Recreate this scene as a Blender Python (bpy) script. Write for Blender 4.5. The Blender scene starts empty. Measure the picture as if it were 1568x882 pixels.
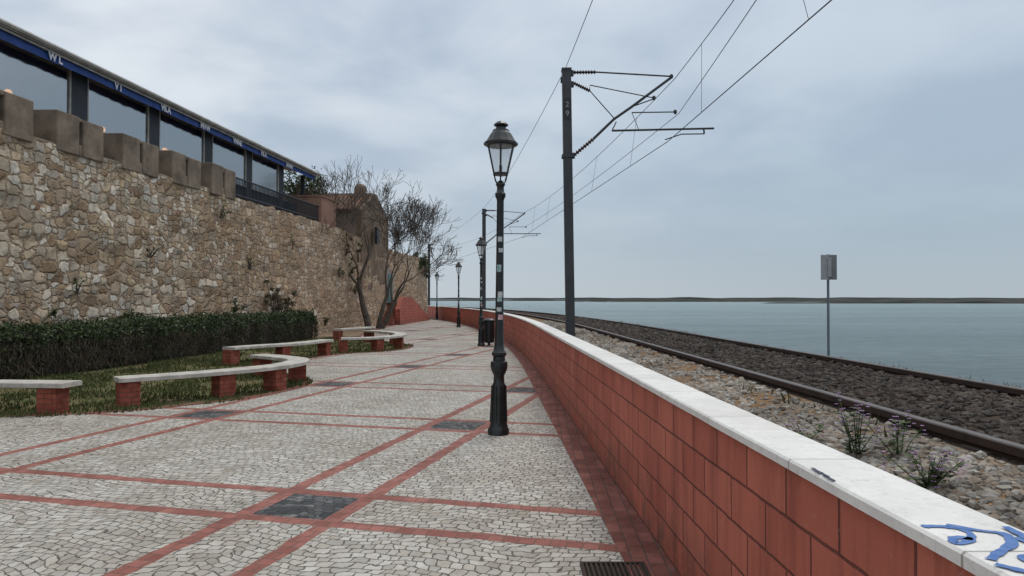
import bpy, math, random
import numpy as np
from mathutils import Vector, Matrix
random.seed(7); np.random.seed(7)
S=bpy.context.scene
# ---------------------------------------------------------------- helpers
class MB:
    def __init__(s): s.v=[];s.f=[];s.m=[]
    def add(s,v,f,m=0):
        o=len(s.v); s.v.extend([tuple(p) for p in v]); s.f.extend([tuple(i+o for i in q) for q in f]); s.m.extend([m]*len(f))
    def box(s,x0,x1,y0,y1,z0,z1,m=0):
        s.add([(x0,y0,z0),(x1,y0,z0),(x1,y1,z0),(x0,y1,z0),(x0,y0,z1),(x1,y0,z1),(x1,y1,z1),(x0,y1,z1)],
              [(0,3,2,1),(4,5,6,7),(0,1,5,4),(1,2,6,5),(2,3,7,6),(3,0,4,7)],m)
    def prism(s,pts,z0,z1,m=0):
        n=len(pts); z0=z0 if hasattr(z0,'__len__') else [z0]*n; z1=z1 if hasattr(z1,'__len__') else [z1]*n
        v=[(p[0],p[1],a) for p,a in zip(pts,z0)]+[(p[0],p[1],a) for p,a in zip(pts,z1)]
        s.add(v,[tuple(range(n-1,-1,-1)),tuple(range(n,2*n))]+[(i,(i+1)%n,n+(i+1)%n,n+i) for i in range(n)],m)
    def tube(s,pts,rad,n=6,m=0,cap=True):
        pts=[Vector(p) for p in pts]
        if not hasattr(rad,'__len__'): rad=[rad]*len(pts)
        V=[];F=[]
        for i,p in enumerate(pts):
            d=(pts[min(i+1,len(pts)-1)]-pts[max(i-1,0)]).normalized()
            a=Vector((0,0,1)) if abs(d.z)<.9 else Vector((1,0,0))
            u=d.cross(a).normalized(); w=d.cross(u).normalized()
            for k in range(n):
                t=2*math.pi*k/n
                V.append(p+(u*math.cos(t)+w*math.sin(t))*rad[i])
        for i in range(len(pts)-1):
            for k in range(n):
                F.append((i*n+k,i*n+(k+1)%n,(i+1)*n+(k+1)%n,(i+1)*n+k))
        if cap: F.append(tuple(range(n-1,-1,-1))); F.append(tuple(range(len(V)-n,len(V))))
        s.add(V,F,m)
    def lathe(s,prof,n=24,c=(0,0,0),m=0,rot=0):
        V=[];F=[]
        for r,z in prof:
            for k in range(n):
                t=2*math.pi*k/n+rot; V.append((c[0]+r*math.cos(t),c[1]+r*math.sin(t),c[2]+z))
        for i in range(len(prof)-1):
            for k in range(n): F.append((i*n+k,i*n+(k+1)%n,(i+1)*n+(k+1)%n,(i+1)*n+k))
        F.append(tuple(range(n-1,-1,-1)));F.append(tuple(range(len(V)-n,len(V))))
        s.add(V,F,m)
    def sweep(s,path,sec,m=0,closed=True):
        n=len(sec);V=[];F=[];P=len(path)
        for i,p in enumerate(path):
            a=path[max(i-1,0)];b=path[min(i+1,P-1)]
            dx,dy=b[0]-a[0],b[1]-a[1];l=math.hypot(dx,dy);nx,ny=dy/l,-dx/l
            for o,z in sec: V.append((p[0]+nx*o,p[1]+ny*o,z))
        for i in range(P-1):
            for k in range(n if closed else n-1):
                F.append((i*n+k,i*n+(k+1)%n,(i+1)*n+(k+1)%n,(i+1)*n+k))
        if closed: F.append(tuple(range(n)));F.append(tuple(range((P-1)*n+n-1,(P-1)*n-1,-1)))
        s.add(V,F,m)
    def obj(s,name,mats,parent=None,smooth=False,loc=None,bevel=0,recalc=True):
        me=bpy.data.meshes.new(name); me.from_pydata(s.v,[],s.f)
        if not isinstance(mats,(list,tuple)): mats=[mats]
        for m in mats: me.materials.append(m)
        if len(mats)>1: me.polygons.foreach_set('material_index',s.m)
        if recalc:
            import bmesh
            bm=bmesh.new();bm.from_mesh(me);bmesh.ops.recalc_face_normals(bm,faces=bm.faces);bm.to_mesh(me);bm.free()
        if smooth:
            me.shade_smooth() if hasattr(me,'shade_smooth') else None
        me.update()
        o=bpy.data.objects.new(name,me); S.collection.objects.link(o)
        if smooth:
            try: me.set_sharp_from_angle(angle=math.radians(38))
            except Exception: pass
        if parent: o.parent=parent
        if loc: o.location=loc
        if bevel:
            b=o.modifiers.new('bevel','BEVEL');b.width=bevel;b.segments=2;b.limit_method='ANGLE'
        return o
def empty(name,loc=(0,0,0)):
    e=bpy.data.objects.new(name,None);S.collection.objects.link(e);e.location=loc;e.empty_display_size=.3;return e
def chaikin(p,it=2):
    for _ in range(it):
        q=[p[0]]
        for a,b in zip(p[:-1],p[1:]):
            q.append((a[0]*.75+b[0]*.25,a[1]*.75+b[1]*.25)); q.append((a[0]*.25+b[0]*.75,a[1]*.25+b[1]*.75))
        q.append(p[-1]);p=q
    return p
# ---------------------------------------------------------------- material toolkit
class NT:
    def __init__(s,nt): s.t=nt
    def n(s,typ,ins=None,**kw):
        x=s.t.nodes.new(typ)
        for k,v in kw.items(): setattr(x,k,v)
        if ins:
            for k,v in ins.items():
                if isinstance(v,bpy.types.NodeSocket): s.t.links.new(v,x.inputs[k])
                else: x.inputs[k].default_value=v
        return x
    def m(s,op,a,b=0.0,c=None,clamp=False):
        x=s.n('ShaderNodeMath',{0:a,1:b},operation=op,use_clamp=clamp)
        return x.outputs[0]
    def mix(s,f,a,b,bt='MIX'):
        x=s.n('ShaderNodeMix',data_type='RGBA',blend_type=bt)
        for i,v in ((0,f),(6,a),(7,b)):
            if isinstance(v,bpy.types.NodeSocket): s.t.links.new(v,x.inputs[i])
            else: x.inputs[i].default_value=(v if i==0 else (*v,1) if len(v)==3 else v)
        return x.outputs[2]
    def noise(s,vec,scale,detail=4,rough=.55):
        return s.n('ShaderNodeTexNoise',{'Vector':vec,'Scale':scale,'Detail':detail,'Roughness':rough}).outputs['Fac']
    def ramp(s,f,stops,interp='LINEAR'):
        x=s.n('ShaderNodeValToRGB',{0:f});r=x.color_ramp;r.interpolation=interp
        while len(r.elements)<len(stops): r.elements.new(.5)
        for e,(p,c) in zip(r.elements,stops):
            e.position=p;e.color=(*c,1) if hasattr(c,'__len__') else (c,c,c,1)
        return x.outputs[0]
    def step(s,v,lo,hi):
        return s.n('ShaderNodeMapRange',{'Value':v,'From Min':lo,'From Max':hi,'To Min':0.,'To Max':1.}).outputs[0]
def newmat(name,rough=.85,spec=.3,metal=0):
    m=bpy.data.materials.new(name);m.use_nodes=True;t=NT(m.node_tree)
    b=m.node_tree.nodes['Principled BSDF'];b.inputs['Roughness'].default_value=rough
    b.inputs['Specular IOR Level'].default_value=spec;b.inputs['Metallic'].default_value=metal
    g=t.n('ShaderNodeNewGeometry');
    return m,t,b,g
def setc(t,b,c): t.t.links.new(c,b.inputs['Base Color'])
def bump(t,b,h,dist=.01,st=.8):
    x=t.n('ShaderNodeBump',{'Height':h,'Distance':dist,'Strength':st});t.t.links.new(x.outputs[0],b.inputs['Normal'])
def simple(name,c1,c2=None,scale=6,rough=.8,spec=.3,metal=0,bd=.004):
    m,t,b,g=newmat(name,rough,spec,metal)
    c2=c2 or tuple(x*.75 for x in c1)
    nz=t.noise(g.outputs['Position'],scale,5,.65)
    setc(t,b,t.mix(t.step(nz,.35,.65),c1,c2))
    if bd: bump(t,b,t.noise(g.outputs['Position'],scale*8,3),bd,.5)
    return m
def island(name,cols,rough=.8,tr=0,big=None):
    m,t,b,g=newmat(name,rough,.25)
    st=[(i/max(1,len(cols)-1),c) for i,c in enumerate(cols)]
    c=t.ramp(g.outputs['Random Per Island'],st)
    nz=t.noise(g.outputs['Position'],big or 1.2,3)
    c=t.mix(t.step(nz,.35,.65),c,(.55,.55,.55),'MULTIPLY')
    setc(t,b,c); return m
# ---- paving
def paving():
    m,t,b,g=newmat('calcada_paving',.75,.3)
    pos=g.outputs['Position'];sp=t.n('ShaderNodeSeparateXYZ',{0:pos});X,Y=sp.outputs[0],sp.outputs[1]
    wob=t.m('MULTIPLY',t.m('SUBTRACT',t.noise(pos,3.5,3),.5),.07)
    x=t.m('ADD',X,1.62);y=t.m('SUBTRACT',Y,5.73)
    ua,ub=.2445,.9697
    a=t.m('ADD',t.m('MULTIPLY',x,ua),t.m('MULTIPLY',y,ub)); c=t.m('SUBTRACT',t.m('MULTIPLY',x,ub),t.m('MULTIPLY',y,ua))
    P=3.75
    def dist(v): 
        q=t.m('DIVIDE',t.m('ADD',v,wob),P); return t.m('MULTIPLY',t.m('ABSOLUTE',t.m('SUBTRACT',q,t.m('ROUND',q))),P)
    da,dc=dist(a),dist(c)
    def band(d): return t.m('MULTIPLY',t.m('GREATER_THAN',d,.30),t.m('LESS_THAN',d,.44))
    red=t.m('MAXIMUM',band(da),band(dc))
    dark=t.m('MULTIPLY',t.m('LESS_THAN',da,.30),t.m('LESS_THAN',dc,.30))
    sc=t.m('MULTIPLY',t.m('ABSOLUTE',t.m('SINE',t.m('MULTIPLY',c,2.6))),.12)
    wn=t.n('ShaderNodeTexNoise',{'Vector':pos,'Scale':2.2,'Detail':2.});wc=t.n('ShaderNodeSeparateColor',{0:wn.outputs['Color']})
    hn=t.n('ShaderNodeTexNoise',{'Vector':pos,'Scale':13.,'Detail':2.});hc=t.n('ShaderNodeSeparateColor',{0:hn.outputs['Color']})
    cy=t.m('ADD',t.m('ADD',t.m('ADD',a,sc),t.m('MULTIPLY',wc.outputs[0],.26)),t.m('MULTIPLY',hc.outputs[0],.055))
    cx=t.m('ADD',t.m('ADD',c,t.m('MULTIPLY',wc.outputs[1],.26)),t.m('MULTIPLY',hc.outputs[1],.065))
    cv=t.n('ShaderNodeCombineXYZ',{0:cx,1:cy,2:0.}).outputs[0]
    bk=t.n('ShaderNodeTexBrick',{'Vector':cv,'Color1':(0,0,0,1),'Color2':(1,1,1,1),'Mortar':(.5,.5,.5,1),'Scale':1.,'Mortar Size':.0068,'Mortar Smooth':.7,'Brick Width':.088,'Row Height':.080})
    cs=t.n('ShaderNodeSeparateColor',{0:bk.outputs[0]}).outputs[0]
    white=t.ramp(cs,[(0,(.36,.345,.31)),(.35,(.455,.435,.40)),(.7,(.54,.525,.48)),(1,(.40,.37,.32))])
    dk=t.ramp(cs,[(0,(.035,.04,.045)),(.6,(.10,.105,.11)),(1,(.18,.18,.18))])
    stone=t.mix(dark,white,dk)
    joint=t.m('SUBTRACT',1.,t.step(t.m('ADD',bk.outputs['Fac'],t.m('MULTIPLY',t.m('SUBTRACT',t.noise(pos,45,2),.5),.5)),.15,.75))
    jc=t.mix(dark,(.125,.115,.098),(.025,.025,.025))
    stone=t.mix(joint,jc,stone)
    bv=t.n('ShaderNodeCombineXYZ',{0:c,1:a,2:0.}).outputs[0]
    br=t.n('ShaderNodeTexBrick',{'Vector':bv,'Color1':(.25,.088,.07,1),'Color2':(.36,.145,.118,1),'Mortar':(.15,.09,.075,1),'Scale':1.,'Mortar Size':.005,'Brick Width':.11,'Row Height':.11,'Bias':0.})
    out=t.mix(red,stone,br.outputs[0])
    big=t.noise(pos,.7,5,.6); out=t.mix(t.step(big,.38,.62),out,(.80,.77,.74),'MULTIPLY')
    sm=t.noise(pos,7,4,.7); out=t.mix(t.step(sm,.42,.7),out,(.78,.74,.70),'MULTIPLY')
    setc(t,b,out)
    h=t.mix(red,t.n('ShaderNodeCombineColor',{0:joint,1:joint,2:joint}).outputs[0],(.8,.8,.8))
    bump(t,b,t.n('ShaderNodeSeparateColor',{0:h}).outputs[0],.009,.8)
    return m
def brickband(name,w=.2,h=.1):
    m,t,b,g=newmat(name,.85,.2)
    pos=g.outputs['Position']
    br=t.n('ShaderNodeTexBrick',{'Vector':t.n('ShaderNodeMapping',{'Vector':pos,'Rotation':(0,0,-1.537)}).outputs[0],'Color1':(.20,.075,.06,1),'Color2':(.31,.125,.10,1),'Mortar':(.12,.085,.07,1),'Scale':1.,'Mortar Size':.005,'Brick Width':w,'Row Height':h})
    c=t.mix(t.step(t.noise(pos,3,6,.7),.4,.65),br.outputs[0],(.6,.56,.54),'MULTIPLY')
    c=t.mix(t.m('MULTIPLY',t.step(t.noise(pos,9,5,.75),.55,.7),.7),c,(.16,.13,.10))
    setc(t,b,c);bump(t,b,br.outputs['Fac'],-.006,.7);return m
def redwall(name='painted_block',k=1.):
    m,t,b,g=newmat(name,.7,.3)
    pos=g.outputs['Position'];sp=t.n('ShaderNodeSeparateXYZ',{0:pos})
    u=t.m('ADD',sp.outputs[0],sp.outputs[1])
    wv=t.m('MULTIPLY',t.m('SUBTRACT',t.noise(pos,6,2),.5),.014)
    v=t.n('ShaderNodeCombineXYZ',{0:t.m('ADD',u,wv),1:t.m('ADD',t.m('SUBTRACT',sp.outputs[2],.02),wv),2:0.}).outputs[0]
    br=t.n('ShaderNodeTexBrick',{'Vector':v,'Color1':(.385*k,.10*k,.064*k,1),'Color2':(.48*k,.14*k,.092*k,1),'Mortar':(.14*k,.038*k,.027*k,1),'Scale':1.,'Mortar Size':.007,'Mortar Smooth':.3,'Brick Width':.40,'Row Height':.20})
    c=br.outputs[0]
    z=sp.outputs[2]
    dirt=t.m('MULTIPLY',t.step(t.noise(pos,5,6,.7),.40,.66),t.step(z,.5,0.))
    c=t.mix(dirt,c,(.15,.085,.062))
    dr=t.n('ShaderNodeMapping',{'Vector':pos,'Scale':(6,6,.7)}).outputs[0]
    c=t.mix(t.step(t.noise(dr,1.2,5,.7),.45,.74),c,(.58,.55,.55),'MULTIPLY')
    c=t.mix(t.step(t.noise(pos,1.3,4),.45,.7),c,(1.12,1.12,1.12),'MULTIPLY')
    c=t.mix(t.m('MULTIPLY',t.step(t.noise(pos,30,5,.8),.60,.68),.6),c,(.44,.26,.21))
    setc(t,b,c)
    h=t.m('ADD',t.m('MULTIPLY',br.outputs['Fac'],-1.),t.m('MULTIPLY',t.noise(pos,90,3),.35))
    bump(t,b,h,.009,.9);return m
def capmat(name='marble_cap',base=(.74,.72,.68)):
    m,t,b,g=newmat(name,.5,.4)
    pos=g.outputs['Position'];sp=t.n('ShaderNodeSeparateXYZ',{0:pos})
    q=t.m('DIVIDE',t.m('ADD',sp.outputs[1],.25),.97);d=t.m('ABSOLUTE',t.m('SUBTRACT',q,t.m('ROUND',q)))
    j=t.step(d,.003,.006)
    c=t.mix(t.step(t.noise(pos,4,6,.7),.4,.65),base,tuple(x*.84 for x in base))
    c=t.mix(t.m('MULTIPLY',t.step(t.noise(pos,25,5,.75),.56,.73),.8),c,(.40,.38,.34))
    vein=t.step(t.m('ABSOLUTE',t.m('SUBTRACT',t.noise(pos,2.3,6,.6),.5)),.006,.0)
    c=t.mix(t.m('MULTIPLY',vein,.35),c,(.42,.38,.32))
    c=t.mix(t.m('MULTIPLY',t.step(t.noise(pos,1.1,6,.7),.50,.70),.55),c,(.52,.48,.42))
    c=t.mix(j,(.30,.28,.25),c);setc(t,b,c);bump(t,b,t.noise(pos,60,3),.002,.4);return m
def rubble():
    m,t,b,g=newmat('rubble_masonry',.92,.15)
    pos=g.outputs['Position'];sp=t.n('ShaderNodeSeparateXYZ',{0:pos})
    wn=t.n('ShaderNodeTexNoise',{'Vector':pos,'Scale':2.1,'Detail':4.,'Roughness':.6});wc=t.n('ShaderNodeSeparateColor',{0:wn.outputs['Color']})
    u=t.m('ADD',t.m('ADD',sp.outputs[0],sp.outputs[1]),t.m('MULTIPLY',wc.outputs[0],.40)); z=t.m('ADD',sp.outputs[2],t.m('MULTIPLY',wc.outputs[1],.30))
    v=t.n('ShaderNodeCombineXYZ',{0:t.m('MULTIPLY',u,1.),1:t.m('MULTIPLY',z,1.5),2:0.}).outputs[0]
    def vor(sc,f): return t.n('ShaderNodeTexVoronoi',{'Vector':v,'Scale':sc,'Randomness':.72},voronoi_dimensions='2D',feature=f,distance='CHEBYCHEV')
    sel=t.m('GREATER_THAN',t.noise(pos,.9,3),.53)
    rn=t.m('MULTIPLY',t.m('SUBTRACT',t.noise(pos,11,4,.7),.5),.22)
    def layer(sc):
        a1=vor(sc,'F1');a2=vor(sc,'F2')
        e=t.m('SUBTRACT',a2.outputs['Distance'],a1.outputs['Distance']);c=t.n('ShaderNodeSeparateColor',{0:a1.outputs['Color']})
        return t.m('ADD',e,rn),c.outputs[0],c.outputs[1]
    e1,r1,s1=layer(2.4);e2,r2,s2=layer(3.9)
    def mx(f,a,b_): return t.m('ADD',t.m('MULTIPLY',a,t.m('SUBTRACT',1.,f)),t.m('MULTIPLY',b_,f))
    e,r,s_=mx(sel,e1,e2),mx(sel,r1,r2),mx(sel,s1,s2)
    col=t.ramp(r,[(0,(.28,.19,.125)),(.2,(.44,.33,.22)),(.38,(.57,.50,.39)),(.5,(.35,.30,.25)),(.65,(.74,.70,.61)),(.82,(.57,.43,.27)),(1,(.82,.79,.72))])
    col=t.mix(t.step(t.noise(pos,9,5,.7),.38,.68),col,(.64,.60,.56),'MULTIPLY')
    mort=t.mix(t.step(t.noise(pos,3,5,.7),.35,.65),(.30,.22,.155),(.45,.35,.25))
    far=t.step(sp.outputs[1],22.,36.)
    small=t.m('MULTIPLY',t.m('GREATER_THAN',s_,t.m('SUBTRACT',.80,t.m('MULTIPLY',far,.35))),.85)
    th=t.step(e,.07,.17)
    f=t.m('MULTIPLY',th,t.m('SUBTRACT',1.,small))
    col=t.mix(f,mort,col)
    deep=t.step(e,.03,-.03); col=t.mix(t.m('MULTIPLY',deep,t.step(t.noise(pos,6,3),.42,.57)),col,(.08,.06,.043))
    col=t.mix(t.step(t.noise(pos,.35,5,.65),.42,.66),col,(.76,.70,.64),'MULTIPLY')
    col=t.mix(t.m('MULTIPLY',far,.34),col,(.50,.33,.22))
    col=t.mix(t.m('MULTIPLY',t.step(t.noise(t.n('ShaderNodeMapping',{'Vector':pos,'Scale':(3,3,.5)}).outputs[0],1.,5,.7),.5,.8),.5),col,(.13,.11,.09))
    setc(t,b,col)
    h=t.m('ADD',t.step(e,-.02,.28),t.m('MULTIPLY',t.noise(pos,20,5,.7),.4));bump(t,b,h,.055,.9);return m
def gravelmat(name,a,b_,sandc):
    m,t,b,g=newmat(name,.95,.1)
    pos=g.outputs['Position'];vo=t.n('ShaderNodeTexVoronoi',{'Vector':pos,'Scale':22.})
    ve=t.n('ShaderNodeTexVoronoi',{'Vector':pos,'Scale':22.},feature='DISTANCE_TO_EDGE').outputs['Distance']
    r=t.n('ShaderNodeSeparateColor',{0:vo.outputs['Color']}).outputs[0]
    c=t.mix(r,a,b_);c=t.mix(t.step(ve,.02,.1),tuple(x*.35 for x in a),c)
    s2=t.mix(t.step(t.noise(pos,12,5,.7),.4,.6),sandc,tuple(x*.65 for x in sandc))
    c=t.mix(t.step(t.noise(pos,1.6,5,.6),.40,.52),c,s2);setc(t,b,c)
    bump(t,b,ve,.04,1.);return m
def watermat():
    m,t,b,g=newmat('sea_water',.18,.5)
    pos=g.outputs['Position']
    n1=t.noise(t.n('ShaderNodeMapping',{'Vector':pos,'Rotation':(0,0,.3),'Scale':(1.,2.4,1)}).outputs[0],1.3,7,.74)
    n3=t.noise(t.n('ShaderNodeMapping',{'Vector':pos,'Scale':(.6,1.6,1)}).outputs[0],.9,7,.75)
    big=t.noise(t.n('ShaderNodeMapping',{'Vector':pos,'Scale':(.4,2.,1)}).outputs[0],.035,4,.6)
    c=t.mix(t.step(big,.38,.62),(.14,.23,.235),(.215,.315,.315))
    c=t.mix(t.step(n3,.44,.56),c,(.62,.70,.73),'MULTIPLY');setc(t,b,c)
    b.inputs['IOR'].default_value=1.33
    bump(t,b,n1,.8,1.);return m
M={}
M['pave']=paving();M['band']=brickband('brick_band');M['redwall']=redwall();M['redpar']=redwall('far_red_block',.9);M['cap']=capmat();M['rubble']=rubble()
M['slab']=simple('bench_stone',(.54,.51,.46),(.34,.32,.28),5,.7)
M['merlon']=simple('merlon_render',(.27,.215,.165),(.13,.105,.083),1.6,.95,.1,bd=.02)
M['black']=simple('black_cast_iron',(.008,.010,.011),(.016,.019,.02),10,.36,.5,bd=.001)
M['mast']=simple('mast_steel',(.04,.045,.05),(.06,.063,.066),3,.55,.4,.2,bd=.001)
M['wire']=simple('wire_dark',(.03,.032,.035),None,5,.5,bd=0)
M['insul']=simple('insulator_brown',(.06,.03,.022),None,5,.3,.5,bd=0)
M['rail']=simple('rail_rust',(.050,.028,.02),(.028,.019,.015),8,.8,bd=.001)
M['railtop']=simple('rail_worn_head',(.10,.075,.062),(.055,.04,.033),8,.45,.5,.4,bd=0)
M['sleeper']=simple('sleeper_wood',(.07,.055,.045),(.045,.036,.03),5,.9)
M['earth']=simple('earth',(.27,.195,.135),(.17,.125,.085),2,.95,.1,bd=.02)
M['grassg']=simple('grass_ground',(.085,.095,.035),(.16,.12,.07),1.4,.95,.1,bd=.02)
M['blade']=island('grass_blade',[(.055,.085,.02),(.09,.12,.035),(.15,.135,.06),(.065,.10,.025)],.8)
M['weed']=island('weed_blade',[(.06,.075,.03),(.10,.10,.045),(.14,.12,.07)],.9)
M['hedgeleaf']=island('hedge_leaf',[(.026,.046,.018),(.06,.092,.034),(.10,.13,.05),(.04,.063,.023)],.6,big=2.)
M['hedgecore_shade']=simple('hedge_core_and_shade',(.010,.013,.007),(.025,.019,.013),6,.95)  # near-black hedge core; also painted as shade in arrow slits and drain
M['twig']=island('hedge_twig',[(.10,.075,.058),(.19,.15,.115)],.9)
M['bark']=simple('bark',(.14,.12,.10),(.07,.058,.048),5,.95,.1,bd=.01)
M['leaf']=island('shrub_leaf',[(.03,.05,.015),(.07,.10,.03),(.10,.13,.045)],.7)
M['gravel']=gravelmat('trackside_gravel',(.19,.16,.13),(.33,.30,.25),(.27,.17,.095))
M['ballast']=gravelmat('dark_ballast',(.045,.037,.032),(.085,.072,.062),(.075,.055,.042))
M['stoneL']=island('light_stone',[(.18,.15,.12),(.40,.37,.32),(.31,.24,.175),(.28,.265,.24),(.46,.43,.38)],.9)
M['stoneD']=island('dark_stone',[(.035,.03,.026),(.075,.064,.056),(.065,.046,.034),(.12,.105,.09)],.9)
M['sea']=watermat()
M['marsh']=simple('marsh',(.018,.023,.016),(.036,.037,.025),.02,.95,bd=0)
M['sandbar']=simple('sandbar',(.024,.031,.033),(.042,.047,.046),.004,.95,bd=0)
M['dark']=simple('dark_frame',(.022,.026,.034),(.035,.04,.05),3,.6,bd=0)
M['blue']=simple('blue_valance',(.025,.065,.24),(.018,.048,.17),3,.7,bd=0)
M['white']=simple('white_paint',(.62,.63,.66),(.45,.46,.50),3,.6,bd=0)
M['roofedge']=simple('roof_fabric',(.42,.41,.38),(.28,.27,.25),3,.8,bd=0)
M['pink']=simple('pink_render',(.34,.20,.15),(.24,.15,.115),1.5,.95,.1,bd=.01)
M['pale']=simple('pale_render',(.34,.27,.235),(.24,.19,.16),1.2,.95,.1,bd=.01)
M['red']=simple('red_render',(.27,.10,.075),(.20,.08,.06),2,.85)
M['brown']=simple('old_brown_render',(.24,.175,.13),(.13,.098,.075),1.3,.95,.1,bd=.04)
M['door']=simple('turquoise_door',(.10,.20,.20),None,3,.6,bd=0)
M['signgrey']=simple('sign_back_grey',(.34,.35,.355),(.28,.29,.295),6,.5,.4,bd=0)
M['signdark']=simple('sign_dark_grey',(.20,.205,.21),None,6,.5,.4,bd=0)
M['galv']=simple('galvanised',(.17,.21,.24),(.14,.17,.195),8,.5,.4,.3,bd=0)
M['inkb']=simple('blue_spray',(.04,.12,.36),(.10,.20,.42),30,.6,bd=0)
M['inkk']=simple('black_spray',(.02,.025,.05),(.05,.06,.09),20,.6,bd=0)
M['stem']=simple('stem_green',(.06,.10,.03),(.09,.12,.04),8,.8,bd=0)
M['purple']=island('purple_petal',[(.27,.14,.33),(.42,.26,.46),(.34,.18,.38)],.7)
M['stk1']=simple('sticker_white',(.6,.6,.58),(.35,.4,.42),40,.5,bd=0)
M['stk2']=simple('sticker_teal',(.05,.28,.27),(.5,.5,.5),40,.5,bd=0)
M['stk3']=simple('sticker_pink',(.5,.10,.15),(.6,.6,.6),40,.5,bd=0)
def tilemat():
    m,t,b,g=newmat('roof_tile',.9,.15);pos=g.outputs['Position'];sp=t.n('ShaderNodeSeparateXYZ',{0:pos})
    w=t.m('SINE',t.m('MULTIPLY',sp.outputs[0],26.))
    c=t.mix(t.step(t.noise(pos,3,6,.7),.35,.65),(.24,.12,.075),(.12,.08,.06));c=t.mix(t.step(w,-.2,-.9),c,(.05,.035,.03));setc(t,b,c);bump(t,b,w,.05,1.);return m
M['tile']=tilemat()
def glassmat(name,col,fac,rough=.05,tint=(.9,.9,.9)):
    m=bpy.data.materials.new(name);m.use_nodes=True;t=NT(m.node_tree);t.t.nodes.remove(t.t.nodes['Principled BSDF'])
    tr=t.n('ShaderNodeBsdfTransparent',{'Color':(*tint,1)})
    g=t.n('ShaderNodeNewGeometry');n=t.noise(g.outputs['Position'],1.0,2);bp=t.n('ShaderNodeBump',{'Height':n,'Distance':.03,'Strength':.35})
    gl=t.n('ShaderNodeBsdfGlossy',{'Color':(*col,1),'Roughness':rough,'Normal':bp.outputs[0]})
    mx=t.n('ShaderNodeMixShader',{0:fac,1:tr.outputs[0],2:gl.outputs[0]});t.t.links.new(mx.outputs[0],t.t.nodes['Material Output'].inputs[0]);return m
M['window']=glassmat('plastic_window',(.66,.68,.68),.58,.12,(.7,.72,.74))
def frosted():
    m=bpy.data.materials.new('lantern_glass');m.use_nodes=True;t=NT(m.node_tree);t.t.nodes.remove(t.t.nodes['Principled BSDF'])
    a=t.n('ShaderNodeBsdfTransparent',{'Color':(.95,.97,.98,1)});d=t.n('ShaderNodeBsdfTranslucent',{'Color':(.85,.87,.88,1)});e=t.n('ShaderNodeBsdfDiffuse',{'Color':(.75,.77,.78,1)})
    x=t.n('ShaderNodeMixShader',{0:.5,1:d.outputs[0],2:e.outputs[0]});y=t.n('ShaderNodeMixShader',{0:.3,1:a.outputs[0],2:x.outputs[0]})
    t.t.links.new(y.outputs[0],t.t.nodes['Material Output'].inputs[0]);return m
M['lglass']=frosted()
def emis(name,c,s):
    m=bpy.data.materials.new(name);m.use_nodes=True;b=m.node_tree.nodes['Principled BSDF'];b.inputs['Emission Color'].default_value=(*c,1);b.inputs['Emission Strength'].default_value=s;return m
M['warm']=emis('warm_lamp',(1,.42,.10),6.)
# ---------------------------------------------------------------- paths
def wx(y):
    if y<=16: return 1.14-.034*y
    return .596-.034*(y-16)-.00275*(y-16)**2
WP=[(wx(-20+i*1.0),-20+i*1.0) for i in range(0,116)]
# ---------------------------------------------------------------- ground & sea
mb=MB();e=[(p[0]+.1,p[1]) for p in WP]
mb.add([(-500,-60,0),(e[0][0],-60,0)]+[(x,y,0) for x,y in e]+[(-500,95,0)],[tuple(range(len(e)+3))])
mb.obj('ground',M['earth'])
mb=MB();R=12000;mb.add([(-R,-R,-1.2),(R,-R,-1.2),(R,R,-1.2),(-R,R,-1.2)],[(0,1,2,3)]);mb.obj('sea',M['sea'])
edge=[(-40,8.6),(-14,9.6),(-7.1,9.95),(-5.7,10.45),(-4.9,11.2),(-4.2,12.2),(-3.9,13.3),(-4.0,14.5),(-4.6,15.5),(-5.8,16.7),(-6.5,17.8),(-6.2,18.8),(-5.6,19.9),(-5.2,21.3),(-4.9,21.95),(-4.1,22.3),(-3.5,23.3),(-3.35,24.8),(-3.9,26.5),(-5,28),(-6.2,29.2),(-6.6,31),(-7.2,36),(-7.4,46),(-6.9,56),(-8.2,66),(-12,78),(-18,92)]
edge=chaikin(edge,2)
mb=MB()
wpp=[(p[0]-.28,p[1]) for p in WP if p[1]>=-12 and p[1]<=92]
poly=[(-40,-12)]+wpp+edge[::-1]
mb.add([(x,y,.008) for x,y in poly],[tuple(range(len(poly)))]);o=mb.obj('promenade_pavement',M['pave'],recalc=False)
mb=MB();mb.sweep([p for p in WP if p[1]<90],[(-.285,.0125),(.02,.0125)],closed=False)
mb.sweep(edge,[(-.13,.0125),(.03,.0125)],closed=False);mb.obj('brick_border',M['band'])
mb=MB();gp=[(x,y) for x,y in edge if y<31.5]
poly=[(x+.05,y-.1) for x,y in gp]+[(-9.6,31.5),(-11.3,14),(-40,11)]
mb.add([(x,y,.004) for x,y in poly],[tuple(range(len(poly)))]);mb.obj('lawn',M['grassg'])
from mathutils import noise as mn
def inpoly(x,y,P):
    c=False;j=len(P)-1
    for i in range(len(P)):
        if (P[i][1]>y)!=(P[j][1]>y) and x<(P[j][0]-P[i][0])*(y-P[i][1])/(P[j][1]-P[i][1])+P[i][0]: c=not c
        j=i
    return c
V=[];F=[]
while len(F)<26000:
    x=random.uniform(-11.5,-3.4);y=random.uniform(9.9,31)
    if y>20 and random.random()<.5: continue
    if not inpoly(x-.03,y+.03,poly): continue
    if mn.noise(Vector((x*.9,y*.9,0)))<-.12 and random.random()<.85: continue
    h=random.uniform(.03,.10);a=random.uniform(0,6.3);w=.010+.0004*y;dx,dy=math.cos(a)*w,math.sin(a)*w;l=random.uniform(-.04,.04);l2=random.uniform(-.04,.04);k=len(V)
    V+=[(x-dx,y-dy,0),(x+dx,y+dy,0),(x+l,y+l2,h)];F.append((k,k+1,k+2))
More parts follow.
